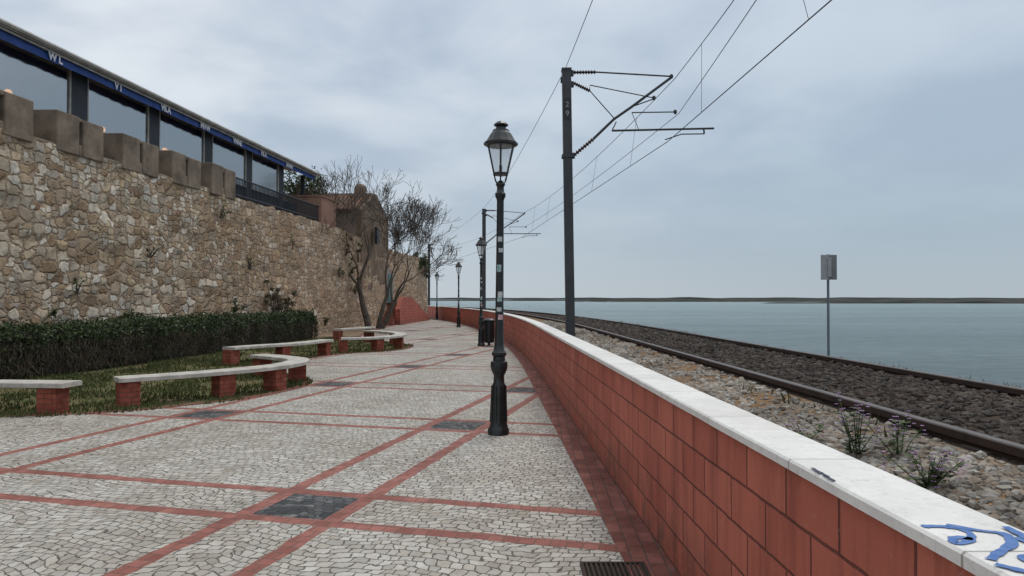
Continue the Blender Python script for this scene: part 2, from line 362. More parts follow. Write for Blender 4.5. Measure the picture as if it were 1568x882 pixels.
mb=MB();mb.v=V;mb.f=F;mb.m=[0]*len(F);mb.obj('grass',M['blade'],recalc=False)
# ---------------------------------------------------------------- red parapet wall
mb=MB();mb.sweep(WP,[(0,-.3),(0,1.02),(.2,1.02),(.2,-.3)])
pw=empty('red_parapet_wall');mb.obj('wall_body',M['redwall'],pw)
mb=MB();cp=[]
yy=-20
while yy<94: cp.append((wx(yy)+.005*mn.noise(Vector((yy*3,0,0))),yy));yy+=.2
mb.sweep(cp,[(-.03,1.022),(-.03,1.052),(-.022,1.06),(.222,1.06),(.23,1.052),(.23,1.022)]);mb.obj('cap_stones',M['cap'],pw)
def ribbon(mb,pts,w,z,m=0):
    pts=chaikin(pts,2)
    L=[];Rr=[]
    for i,p in enumerate(pts):
        a=pts[max(i-1,0)];b=pts[min(i+1,len(pts)-1)];dx,dy=b[0]-a[0],b[1]-a[1];l=math.hypot(dx,dy) or 1
        ww=w*random.uniform(.7,1.25)
        L.append((p[0]-dy/l*ww,p[1]+dx/l*ww,z));Rr.append((p[0]+dy/l*ww,p[1]-dx/l*ww,z))
    n=len(pts);mb.add(L+Rr,[(i,i+1,n+i+1,n+i) for i in range(n-1)],m)
mb=MB()
G=[[(1.062,1.87),(1.11,1.872),(1.155,1.85),(1.15,1.80),(1.10,1.745),(1.062,1.735),(1.09,1.79),(1.13,1.77)],
   [(1.13,1.88),(1.19,1.83),(1.24,1.815),(1.21,1.74),(1.16,1.70),(1.11,1.66),(1.08,1.63)],
   [(1.24,1.78),(1.25,1.70),(1.20,1.66),(1.15,1.64),(1.17,1.60),(1.26,1.62)],
   [(1.07,1.60),(1.11,1.55),(1.16,1.56),(1.20,1.50),(1.12,1.46)],[(1.27,1.86),(1.265,1.78),(1.26,1.72)]]
for i,g_ in enumerate(G): ribbon(mb,g_,.0115,1.0625+.0006*i)
mb.obj('graffiti',M['inkb'],pw)
mb=MB();
for i in range(6):
    y=2.36+i*.024;x=wx(y)-.017+random.uniform(-.003,.003)
    ribbon(mb,[(x,y-.03),(x+.003,y),(x+.001,y+.025)],.006,1.0625+.0005*i)
mb.obj('spray_stain',M['inkk'],pw)
# ---------------------------------------------------------------- railway terrain
mb=MB()
prof=[(.19,.70),(.3,.77),(.8,.80),(1.15,.835),(1.40,.85)]
TP=[p for p in WP if p[1]>-18]
mb.sweep(TP,prof,closed=False);mb.obj('trackside_gravel_bed',M['gravel'])
mb=MB();mb.sweep(TP,[(1.40,.85),(1.6,.865),(2.3,.875),(3.0,.865),(3.3,.855),(3.75,.80),(4.2,.70),(5.0,.2),(7.2,-1.5),(14,-3)],closed=False);mb.obj('railway_embankment',M['ballast'])
rt=empty('railway_track')
for nm,o in (('left_rail',1.47),('right_rail',3.14)):
    mb=MB();mb.sweep(TP,[(o-.035,.925),(o-.035,.885),(o-.012,.875),(o-.012,.815),(o+.012,.815),(o+.012,.875),(o+.035,.885),(o+.035,.925)])
    mb.obj(nm,M['rail'],rt)
    mb=MB();mb.sweep(TP,[(o-.034,.926),(o-.028,.933),(o+.028,.933),(o+.034,.926)]);mb.obj(nm+'_head',M['railtop'],rt)
def pt(y,o):
    s=-.034 if y<16 else -.034-.0055*(y-16);l=math.hypot(1,s);return wx(y)+o/l,y-s*o/l
mb=MB();y=-10
while y<60:
    a=pt(y,1.42);b=pt(y,3.3);c=pt(y+.22,3.3);d=pt(y+.22,1.42);mb.prism([a,b,c,d],.70,.862);y+=.62
mb.obj('sleepers',M['sleeper'],rt)
# stones
import bmesh
bm=bmesh.new();bmesh.ops.create_icosphere(bm,subdivisions=1,radius=1);bv=np.array([v.co[:] for v in bm.verts]);bf=np.array([[v.index for v in f.verts] for f in bm.faces]);bm.free()
def scatter(name,pts,sizes,mat):
    n=len(pts);var=[bv*(1+np.random.uniform(-.35,.3,(12,1))) for _ in range(12)]
    Vs=[];Fs=[]
    for i in range(n):
        a=np.random.uniform(0,6.28);c,s=math.cos(a),math.sin(a)
        q=var[i%12]*np.array([1,.75,.6])*sizes[i];q=q@np.array([[c,s,0],[-s,c,0],[0,0,1]])
        t_=np.random.uniform(-.7,.7);c,s=math.cos(t_),math.sin(t_);q=q@np.array([[1,0,0],[0,c,s],[0,-s,c]])
        Vs.append(q+np.array(pts[i]));Fs.append(bf+12*i)
    Vs=np.concatenate(Vs);Fs=np.concatenate(Fs)
    me=bpy.data.meshes.new(name);me.from_pydata(Vs.tolist(),[],Fs.tolist());me.materials.append(mat);me.update()
    o=bpy.data.objects.new(name,me);S.collection.objects.link(o);return o
def zo(o):
    P=prof+[(1.6,.865),(2.3,.875),(3.0,.865),(3.3,.855),(3.75,.80),(4.2,.70),(5.0,.2),(7.2,-1.5)]
    return float(np.interp(o,[p[0] for p in P],[p[1] for p in P]))
def gen(n,o0,o1,y0,y1,sz,keep=None):
    P=[];Z=[]
    while len(P)<n:
        y=y0+(y1-y0)*random.random()**1.6;o=random.uniform(o0,o1)
        if keep and not keep(o,y): continue
        s=sz*random.uniform(.45,1.4)*(1+.035*y);x,yy=pt(y,o);P.append((x,yy,zo(o)+s*.1));Z.append(s)
    return P,Z
def kp(o,y):
    q=mn.noise(Vector((o*1.6,y*1.0,0)))*1.3+(o-.85)*.9;return q<.16 or random.random()<.15
P,Z=gen(15000,.25,1.40,1,26,.025,kp);scatter('loose_gravel',P,Z,M['stoneL'])
P,Z=gen(15000,1.53,3.95,1.5,32,.027,lambda o,y:abs(o-3.14)>.06);scatter('track_ballast',P,Z,M['stoneD'])
P,Z=gen(900,3.4,4.6,3,40,.035);scatter('shoulder_stones',P,Z,M['stoneD'])
V=[];F=[]
for i in range(3400):
    if i%4==0: y=random.uniform(4,30);o=random.uniform(.5,1.35);thr=.22
    else: y=random.uniform(6,40);o=3.85+random.uniform(-.1,.6);thr=.16
    if mn.noise(Vector((y*.5,3+o*(thr>.2)*2,0)))<thr: continue
    x,yy=pt(y,o);z=zo(o);h=random.uniform(.03,.10);a=random.uniform(0,6.3);w=.010;k=len(V)
    V+=[(x-w*math.cos(a),yy-w*math.sin(a),z),(x+w*math.cos(a),yy+w*math.sin(a),z),(x+random.uniform(-.06,.06),yy,z+h)];F.append((k,k+1,k+2))
mb=MB();mb.v=V;mb.f=F;mb.m=[0]*len(F);mb.obj('embankment_weeds',M['weed'],recalc=False)
def weed(x,y,h,n):
    e_=empty('flowering_weed',(x,y,.79));st=MB();lf=MB();fl=MB()
    for i in range(n):
        a=random.uniform(0,6.28);sp=random.uniform(.02,.17);hh=h*random.uniform(.5,1.)
        p0=Vector((random.uniform(-.03,.03),random.uniform(-.03,.03),0));p1=Vector((math.cos(a)*sp*.5,math.sin(a)*sp*.5,hh*.55));p2=Vector((math.cos(a)*sp,math.sin(a)*sp,hh))
        st.tube([p0,p1,p2],[.0035,.003,.0018],4)
        for j in range(13):
            t=random.uniform(.0,.95);q=p0.lerp(p1,t*2) if t<.5 else p1.lerp(p2,t*2-1);b=random.uniform(0,6.28);l=random.uniform(.025,.05)
            d=Vector((math.cos(b),math.sin(b),random.uniform(-.1,.5)))*l;w=Vector((-math.sin(b),math.cos(b),0))*l*.4
            lf.add([q,q+d*.5+w,q+d,q+d*.5-w],[(0,1,2,3)])
        for j in range(5):
            q=p2+Vector((random.uniform(-.02,.02),random.uniform(-.02,.02),-j*.02+.01))
            for k in range(5):
                b=k*1.256+random.random();d=Vector((math.cos(b),math.sin(b),.3))*.013;w=Vector((-math.sin(b),math.cos(b),0))*.0065
                fl.add([q,q+d*.6+w,q+d,q+d*.6-w],[(0,1,2,3)])
    st.obj('stems',M['stem'],e_);lf.obj('leaves',M['leaf'],e_,recalc=False);fl.obj('flowers',M['purple'],e_,recalc=False)
weed(1.84,3.85,.34,10);weed(2.02,3.78,.27,7);weed(1.84,3.2,.22,11);weed(1.72,4.2,.14,7);weed(1.60,3.0,.12,7)
# ---------------------------------------------------------------- distant marsh
def isl(name,x0,x1,y,dep,h,mat):
    V=[];F=[];n=90
    for i in range(n+1):
        t=i/n;x=x0+(x1-x0)*t;w=(math.sin(math.pi*t)**.35)*dep*(.7+.5*mn.noise(Vector((t*9,y,0))))
        hh=h*(math.sin(math.pi*t)**.3)*(.75+.5*mn.noise(Vector((t*30,y,2))))
        V+=[(x,y-w*.5,-1.25),(x,y-w*.45,-1.2+hh*.8),(x,y+w*.3,-1.2+hh),(x,y+w*.5,-1.25)]
    for i in range(n):
        for k in range(3): F.append((i*4+k,i*4+4+k,i*4+5+k,i*4+k+1))
    mb=MB();mb.add(V,F);mb.obj(name,mat)
isl('marsh_island',165,900,480,60,1.9,M['marsh']);isl('marsh_island',260,900,760,160,2.6,M['marsh'])
isl('marsh_island',60,300,760,60,1.4,M['marsh']);isl('marsh_island',-150,1400,1150,200,3.6,M['marsh'])
isl('barrier_island',-1200,3800,3600,400,14,M['sandbar'])
# ---------------------------------------------------------------- old town wall
def L(y,off): return (-12.9+.1*y-off,y)
def wbox(mb,y0,y1,o0,o1,z0,z1,m=0):
    mb.prism([L(y0,o0),L(y1,o0),L(y1,o1),L(y0,o1)],z0,z1,m)
mb=MB()
ys=np.arange(2,59.01,.25);zs=np.linspace(-.1,5.45,26)
def topz(y): return (5.42 if y<37 else 5.42-.05*(y-37) if y<47 else 4.9)+.06*mn.noise(Vector((y*1.7,0,0)))*2+(.05*mn.noise(Vector((y*5,0,0))))
V=[];F=[]
for y in ys:
    tz=topz(y)
    for z in zs:
        zz=min(z/5.45*tz,tz);q=.08*mn.noise(Vector((y*1.1,zz*1.3,0)))+.06*mn.noise(Vector((y*3,zz*3.5,4)))
        bat=.10*(1-zz/5.4);p=L(y,0);V.append((p[0]+q+bat,p[1],zz))
    p=L(y,1.2);V.append((p[0],p[1],tz));p=L(y,1.2);V.append((p[0],p[1],-.1))
K=len(zs)+2
for i in range(len(ys)-1):
    for k in range(K-1): F.append((i*K+k,i*K+K+k,i*K+K+k+1,i*K+k+1))
F.append(tuple(range((len(ys)-1)*K,len(ys)*K)));F.append(tuple(range(K)))
mb.add(V,F);tw=empty('old_town_wall');mb.obj('wall_face',M['rubble'],tw,smooth=False)
mb=MB()
P0=[(12.5,14.3),(14.95,16.75),(17.5,19.2),(20.0,21.7),(22.4,24.1),(24.8,26.5)]
for a,b in P0:
    c=(a+b)/2;j=random.uniform(-.06,.06);k=random.uniform(-.05,.05)
    wbox(mb,a,c-.07,-.04,.6,5.3,6.35+j);wbox(mb,c+.07,b,-.04,.6,5.3,6.32+j);wbox(mb,c-.07,c+.07,-.02,.6,5.3,5.60+k);wbox(mb,c-.07,c+.07,-.02,.6,6.17,6.33+j)
wbox(mb,2,26.6,.02,.55,5.3,5.48)
mb.obj('merlons',M['merlon'],tw,bevel=.03)
mb=MB()
for a,b in P0:
    c=(a+b)/2;wbox(mb,c-.068,c+.068,.12,.58,5.60,6.17)
mb.obj('arrow_slit_shade',M['hedgecore_shade'],tw)  # dark blocks painted in as the shade inside the slits
mb=MB();mb.prism([L(2,1.1),L(41,1.1),(-60,41),(-60,2)],4.5,5.4);mb.obj('upper_terrace',M['earth'],tw)
mb=MB()
y=26.75
while y<35.2: p=L(y,.12);mb.box(p[0]-.014,p[0]+.014,y-.014,y+.014,5.4,6.22);y+=.12
for z in (5.55,6.2): mb.tube([(*L(26.6,.12),z),(*L(35.25,.12),z)],.03,6)
mb.obj('terrace_railing',M['dark'])
mb=MB();wbox(mb,35.3,37.3,.0,1.6,5.3,6.7);wbox(mb,35.25,37.35,-.05,1.65,6.7,6.76);mb.obj('terrace_pillar_block',M['pink'])
# restaurant pavilion
rb=empty('restaurant_pavilion');OF=1.2
mb=MB();pil=[(12.4,13.0),(16.0,16.6),(19.66,20.3),(23.2,23.75),(26.6,27.15),(29.9,30.4),(33.1,33.65)]
for a,b in pil: wbox(mb,a,b,OF-.02,OF+.3,5.4,8.0)
for a,b in ((36.1,36.25),): wbox(mb,a,b,OF,OF+.15,5.4,7.9)
wbox(mb,9,33.2,OF+.1,OF+.2,5.4,6.3)
wbox(mb,9,33.4,6,6.1,5.4,8.);wbox(mb,33.3,33.4,OF,6,5.4,8.)
wbox(mb,33.4,36.3,OF+.02,OF+.06,6.25,6.3);
for i in range(20): wbox(mb,33.5+i*.14,33.53+i*.14,OF+.02,OF+.06,5.4,6.25)
mb.obj('frame',M['dark'],rb)
mb=MB()
for (a,b),(c,d) in zip(pil[:-1],pil[1:]):
    wbox(mb,b+.03,c-.03,OF+.02,OF+.025,6.3,8.0)
mb.obj('windows',M['window'],rb)
mb=MB()
for (a,b),(c,d) in zip(pil[:-1],pil[1:]):
    for z in (6.33,): wbox(mb,b,c,OF-.03,OF+.015,z-.02,z+.02)
    for y_ in (b+.03,c-.03): wbox(mb,y_-.02,y_+.02,OF-.03,OF+.015,6.35,8.0)
mb.obj('window_rails',M['roofedge'],rb)
mb=MB();mb.prism([L(9,.75),L(36.9,.75),L(36.9,3.6),L(9,3.6)],[8.1,8.0,8.5,8.6],[8.17,8.07,8.57,8.67]);mb.prism([L(9,3.6),L(36.9,3.6),L(36.9,6.4),L(9,6.4)],[8.6,8.5,8.0,8.1],[8.67,8.57,8.07,8.17]);mb.obj('roof',M['roofedge'],rb)
mb=MB();mb.tube([(*L(9,.72),8.19),(*L(36.9,.72),8.07)],.06,6);mb.tube([(*L(9,.8),8.06),(*L(36.9,.8),7.95)],.03,6,0);mb.obj('gutter',M['roofedge'],rb)
mb=MB();V=[];F=[];n=160
for i in range(n+1):
    y=9+27.6*i/n;o_=.86+.012*math.sin(i*1.9);zt=8.06-.1*i/n
    V+=[(*L(y,o_),zt),(*L(y,o_-.03),zt-.24+.008*math.sin(i*1.9)-.03*mn.noise(Vector((i*.07,0,0))))]
for i in range(n): F.append((2*i,2*i+2,2*i+3,2*i+1))
mb.add(V,F);mb.obj('blue_valance',M['blue'],rb)
for y,tx in ((14.9,'VILA'),(18.3,'W L'),(20.9,'V I'),(23.2,'VILA'),(25.6,'MVW'),(28.0,'WINE'),(30.4,'VILA'),(33.0,'NVMV')):
    cu=bpy.data.curves.new('lettering','FONT');cu.body=tx;cu.size=.27;cu.offset=.014;o=bpy.data.objects.new('lettering',cu);S.collection.objects.link(o)
    bpy.context.view_layer.update();dg=bpy.context.evaluated_depsgraph_get();me=bpy.data.meshes.new_from_object(o.evaluated_get(dg));bpy.data.objects.remove(o)
    o=bpy.data.objects.new('lettering',me);S.collection.objects.link(o);me.materials.clear();me.materials.append(M['white']);p=L(y,.79);o.location=(p[0],p[1],7.85-.1*(y-9)/27);o.rotation_euler=(math.pi/2,0,math.pi/2-.0997);o.parent=rb
mb=MB()
for y,z in ((18.9,7.1),(22.6,7.0),(26.0,7.05),(29.4,7.0),(32.4,7.0),(21.9,6.9)):
    p=L(y,2.3);mb.lathe([(.02,-.1),(.09,-.05),(.1,0),(.06,.08)],10,(p[0],p[1],z))
mb.obj('pendant_lamps',M['warm'],rb)
mb=MB()
for y in np.arange(16,34,1.7):
    p=L(y,2.2);mb.lathe([(.03,0),(.03,.7),(.4,.71),(.4,.75)],10,(p[0],p[1],5.45));
    for s in (-.55,.55): mb.box(p[0]-.2,p[0]+.2,y+s-.2,y+s+.2,5.85,5.9);mb.box(p[0]-.2,p[0]+.2,y+s*1.3-.02,y+s*1.3+.02,5.9,6.4)
mb.obj('tables_and_chairs',M['dark'],rb)
# ---------------------------------------------------------------- house on the wall
h=empty('tiled_house')
a=(-8.72,41.5);b=(-8.15,47.2);c=(-14.5,47.8);d=(-14.7,41.5)
mb=MB();mb.prism([a,b,c,d],0,6.85);mb.obj('walls',M['pale'],h)
mb=MB();mb.add([(-8.70,41.48,6.85),(-8.42,44.3,8.15),(-8.13,47.22,6.85),(-8.70,41.48,2.2),(-8.13,47.22,2.2),(-9.0,41.48,6.85),(-8.72,44.3,8.15),(-8.43,47.22,6.85),(-9.0,41.48,2.2),(-8.43,47.22,2.2)],[(3,4,2,1,0),(8,5,6,7,9),(0,1,6,5),(1,2,7,6),(3,0,5,8),(4,9,7,2)]);mb.obj('gable_wall',M['brown'],h)
mb=MB();mb.prism([(-8.95,41.2),(-8.6,44.35),(-14.8,44.4),(-14.9,41.2)],[6.75,8.1,8.1,6.75],[6.85,8.2,8.2,6.85]);mb.prism([(-8.6,44.35),(-8.3,47.6),(-14.8,48),(-14.8,44.4)],[8.1,6.7,6.7,8.1],[8.2,6.8,6.8,8.2]);mb.obj('tile_roof',M['tile'],h)
mb=MB();mb.box(-9.6,-9.0,43.6,44.4,7.8,8.45);mb.lathe([(.36,0),(.34,.1),(.22,.22),(.05,.28)],10,(-9.3,44,8.45));mb.obj('chimney',M['brown'],h)
mb=MB()
mb.box(-10.9,-10.2,41.44,41.5,5.9,6.6);mb.obj('window',M['dark'],h)
mb=MB();mb.box(-8.28,-8.12,43.2,44.0,5.0,6.0);mb.obj('gable_window',M['dark'],h)
dr=empty('wall_doorway');mb=MB();mb.prism([L(46.4,-.16),L(48.0,-.16),L(48.0,.1),L(46.4,.1)],1.4,3.6);mb.obj('door_surround',M['pale'],dr)
mb=MB();mb.prism([L(46.7,-.2),L(47.7,-.2),L(47.7,0),L(46.7,0)],1.4,3.3);mb.obj('door_leaf',M['door'],dr)
st=empty('entrance_steps');mb=MB()
for i in range(8): mb.box(-8.3,-7.50,45.2+i*.3,48.0,.0+i*.18,.18+i*.18)
mb.obj('treads',M['red'],st,bevel=.01)
mb=MB();pr=[(-7.48,46.0,0),(-7.48,46.0,1.0),(-7.40,47.0,1.80),(-7.20,49.3,1.80),(-6.72,55.6,.25),(-6.70,55.8,0)]
mb.add(pr+[(x+.32,y,z) for x,y,z in pr],[(0,1,2,3,4,5),(11,10,9,8,7,6)]+[(i,(i+1)%6,6+(i+1)%6,6+i) for i in range(6)]);mb.obj('red_parapet',M['redpar'],st)
# ---------------------------------------------------------------- benches
def bench(path,piers,caps=True):
    e_=empty('stone_bench');mb=MB();p=chaikin(path,1)
    mb.sweep(p,[(-.20,.385),(-.21,.39),(-.21,.445),(-.20,.455),(.20,.455),(.21,.445),(.21,.39),(.20,.385)]);mb.obj('stone_seat',M['slab'],e_)
    mb=MB();p=chaikin(path,3);n=len(p)
    for t in piers:
        i=min(n-2,int(t*(n-1)));q=p[i];r=p[i+1];a=math.atan2(r[1]-q[1],r[0]-q[0]);ca,sa=math.cos(a),math.sin(a)
        pts=[(q[0]+ca*u-sa*v,q[1]+sa*u+ca*v) for u,v in ((-.145,-.145),(.145,-.145),(.145,.145),(-.145,.145))];mb.prism(pts,0,.384)
    mb.obj('brick_piers',M['pier'],e_,bevel=.006)
def pier():
    m,t,b,g=newmat('brick_pier',.9,.2);pos=g.outputs['Position'];sp=t.n('ShaderNodeSeparateXYZ',{0:pos})
    v=t.n('ShaderNodeCombineXYZ',{0:t.m('ADD',sp.outputs[0],sp.outputs[1]),1:sp.outputs[2],2:0.}).outputs[0]
    br=t.n('ShaderNodeTexBrick',{'Vector':v,'Color1':(.27,.07,.048,1),'Color2':(.36,.115,.08,1),'Mortar':(.17,.08,.06,1),'Scale':1.,'Mortar Size':.006,'Brick Width':.2,'Row Height':.075})
    setc(t,b,t.mix(t.step(t.noise(pos,6,5,.7),.4,.7),br.outputs[0],(.6,.55,.5),'MULTIPLY'));bump(t,b,br.outputs['Fac'],-.006,.8);return m
M['pier']=pier()
bench([(-10.0,10.7),(-8.6,10.55),(-7.6,10.5),(-6.35,10.4)],[.1,.5,.87])
bench([(-6.05,11.0),(-5.5,11.45),(-4.95,12.05),(-4.5,12.65),(-4.15,13.4),(-4.2,14.4),(-4.75,15.0),(-5.5,15.6)],[.08,.34,.52,.72,.95])
bench([(-7.05,17.9),(-6.7,18.7),(-6.1,19.4),(-5.75,20.3),(-5.5,21.4)],[.1,.5,.9])
bench([(-5.3,22.3),(-4.6,22.45),(-4.0,23.1),(-3.75,24.2),(-3.95,25.6),(-4.7,26.9),(-5.6,27.8)],[.06,.30,.50,.72,.95])
bench([(-7.0,28.8),(-6.6,29.9),(-6.1,31.2)],[.1,.9])
# ---------------------------------------------------------------- hedge & shrubs
def leafquads(mb,centers,size,m=0,flat=0):
    for c in centers:
        d=Vector((random.gauss(0,1),random.gauss(0,1),random.gauss(0,1))).normalized();u=d.orthogonal().normalized();w=d.cross(u)
        a=random.uniform(0,6.28);u,w=u*math.cos(a)+w*math.sin(a),w*math.cos(a)-u*math.sin(a);s=size*random.uniform(.6,1.3);c=Vector(c)
        mb.add([c-u*s,c+w*s*.45,c+u*s,c-w*s*.45],[(0,1,2,3)],m)
hp=[(-12.5,9.5),(-10.75,14),(-10.1,17.5),(-9.85,21),(-9.45,25.5),(-8.95,30.2)]
hd=empty('hedge');mb=MB();hp2=chaikin(hp,3)
mb.sweep(hp2,[(-.6,.0),(-.62,.85),(-.4,.98),(.4,.98),(.62,.85),(.6,.0)]);mb.obj('core',M['hedgecore_shade'],hd)
def hpt(t):
    i=t*(len(hp2)-1);k=min(int(i),len(hp2)-2);f=i-k;a,b=hp2[k],hp2[k+1];l=math.hypot(b[0]-a[0],b[1]-a[1]);return a[0]+(b[0]-a[0])*f,a[1]+(b[1]-a[1])*f,(b[1]-a[1])/l,-(b[0]-a[0])/l
C=[]
for i in range(34000):
    x,y,nx,ny=hpt(random.random());k=mn.noise(Vector((y*1.6,x,1)))*.18+mn.noise(Vector((y*5,x,1)))*.07
    r=random.random()
    if r<.55:
        z=.05+1.0*random.random()**.8
        if z<.6 and random.random()<.62: continue
        o=.66+random.gauss(0,.05)+k-(.12 if z>.95 else 0)+.12*mn.noise(Vector((y*2,z*3,0)));
    elif r<.92: o=random.uniform(-.66,.66);z=1.04+random.gauss(0,.05)+k
    else: o=-.66+random.gauss(0,.05);z=random.uniform(.1,1.05)
    C.append((x+nx*o,y+ny*o,z))
mb=MB();leafquads(mb,C,.045);mb.obj('leaves',M['hedgeleaf'],hd,recalc=False)
mb=MB()
for i in range(9000):
    x,y,nx,ny=hpt(random.random());z=random.uniform(0.03,.68);o=.68+random.uniform(0,.13)+mn.noise(Vector((y*1.6,x,1)))*.1;q=Vector((x+nx*o,y+ny*o,z));d=Vector((random.gauss(0,.3)+.3*nx,random.gauss(0,1)*.7,random.uniform(.2,1))).normalized()*random.uniform(.12,.32)
    s=Vector((0,.008,0));mb.add([q-s,q+s,q+d],[(0,1,2)])
for i in range(500):
    x,y,nx,ny=hpt(random.random());o=random.uniform(-.6,.6);q=Vector((x+nx*o,y+ny*o,1.0));d=Vector((random.gauss(0,.05),random.gauss(0,.05),random.uniform(.1,.28)));s=Vector((0,.005,0));mb.add([q-s,q+s,q+d],[(0,1,2)])
mb.obj('twigs',M['twig'],hd,recalc=False)
def shrub(name,c,rad,n,size,mat,tw=True,stems=10):
    e_=empty(name,c);mb=MB();cl=[(Vector((random.gauss(0,.45)*rad[0],random.gauss(0,.45)*rad[1],random.gauss(0,.42)*rad[2])),random.uniform(.18,.4)) for _ in range(max(6,n//60))]
    C=[]
    for i in range(n):
        q,r=random.choice(cl);C.append(q+Vector((random.gauss(0,1),random.gauss(0,1),random.gauss(0,1)))*r*min(rad)*.55)
    leafquads(mb,C,size);mb.obj('foliage',mat,e_,recalc=False)
    mb=MB()
    for i in range(stems):
        t=random.choice(cl)[0];mb.tube([(random.uniform(-.05,.05),random.uniform(-.05,.05),-rad[2]*1.1),t*.5+Vector((0,0,-rad[2]*.3)),t],[.03,.02,.008],4)
    mb.obj('branches',M['bark'],e_)
shrub('terrace_tree',(-12.1,41.0,7.9),(1.6,1.2,1.35),3200,.09,M['leaf'])
shrub('terrace_tree',(-11.0,40.0,6.6),(1.1,1.0,1.0),1500,.09,M['leaf'])
shrub('wall_ivy',(-7.35,57.0,4.5),(.75,1.5,.95),2300,.09,M['hedgeleaf'])
shrub('wall_ivy',(-7.15,58.2,3.9),(.45,.7,.7),700,.09,M['hedgeleaf'])
M['dry']=island('dry_leaf',[(.09,.08,.05),(.15,.12,.08),(.06,.07,.035)],.9)
for y,z,r,n,mt in ((38.6,4.6,.55,300,'dry'),(39.6,3.6,.5,260,'leaf'),(40.2,2.6,.6,300,'dry'),(37.6,3.2,.35,110,'leaf'),(40.6,4.4,.6,300,'leaf'),(25.2,4.8,.28,80,'leaf'),(21.2,3.1,.2,50,'leaf'),(18.1,2.0,.2,50,'leaf'),(31.5,4.1,.25,60,'leaf'),(27.5,3.0,.2,50,'leaf')):
    p=L(y,-.12);shrub('wall_plant',(p[0],y,z),(.28,r,r),n,.045,M[mt],stems=4)
for y,h_,n,mt in ((19.8,.75,420,'leaf'),(29.0,1.1,900,'dry'),(30.2,1.0,700,'dry'),(25.6,.8,320,'leaf'),(16.9,.5,260,'leaf'),(34.6,.3,160,'leaf')):
    p=L(y,-.45);shrub('wall_shrub',(p[0],y,h_+.35),(.35,.55,h_*.8),n,.05,M[mt],stems=26)
# ---------------------------------------------------------------- bare trees
def tree(name,base,lean,H,seed,dense=1.,r0=.019,mr=.009):
    random.seed(seed);e_=empty(name,base);mb=MB();tips=[]
    def grow(p,d,Ln,r,dep):
        pts=[p];rr=[r];n=4
        for i in range(n):
            d=(d+Vector((random.gauss(0,.12),random.gauss(0,.12),random.gauss(0,.05)+.075))).normalized();p=p+d*Ln/n;pts.append(p);rr.append(max(mr,r*(1-.40*(i+1)/n)))
        mb.tube(pts,rr,7 if dep<2 else 4,cap=False)
        if dep>=7 or Ln<.26:
            tips.append(p);return
        k=3 if random.random()<.55*dense else 2
        for j in range(k):
            a=random.uniform(0,6.28);s=random.uniform(.35,.85);o=d.orthogonal().normalized();o2=d.cross(o)
            nd=(d+(o*math.cos(a)+o2*math.sin(a))*s).normalized();grow(pts[-1-(j==2)],nd,Ln*random.uniform(.70,.88),rr[-1]*random.uniform(.60,.80),dep+1)
        if dep>1 and random.random()<.7:
            a=random.uniform(0,6.28);o=d.orthogonal().normalized();grow(pts[2],(d+(o*math.cos(a)+d.cross(o)*math.sin(a))*.9).normalized(),Ln*.55,rr[2]*.45,dep+2)
    grow(Vector((0,0,-.05)),Vector(lean).normalized(),H*.24,H*r0,0)
    mb.obj('trunk_and_branches',M['bark'],e_,recalc=False)
    lf=MB();C=[t+Vector((random.gauss(0,.06),random.gauss(0,.06),random.gauss(0,.06))) for t in tips if random.random()<.3];leafquads(lf,C,.045);lf.obj('buds',M['dry'],e_,recalc=False);random.seed(seed+1)
tree('bare_tree',(-7.85,39.5,0),(-.10,0,1),10.6,11,.7)
tree('bare_tree',(-7.3,40.0,0),(.40,0,1),8.2,23,1.)
tree('bare_tree',(-7.55,40.6,0),(.10,0,1),8.2,31,.9)
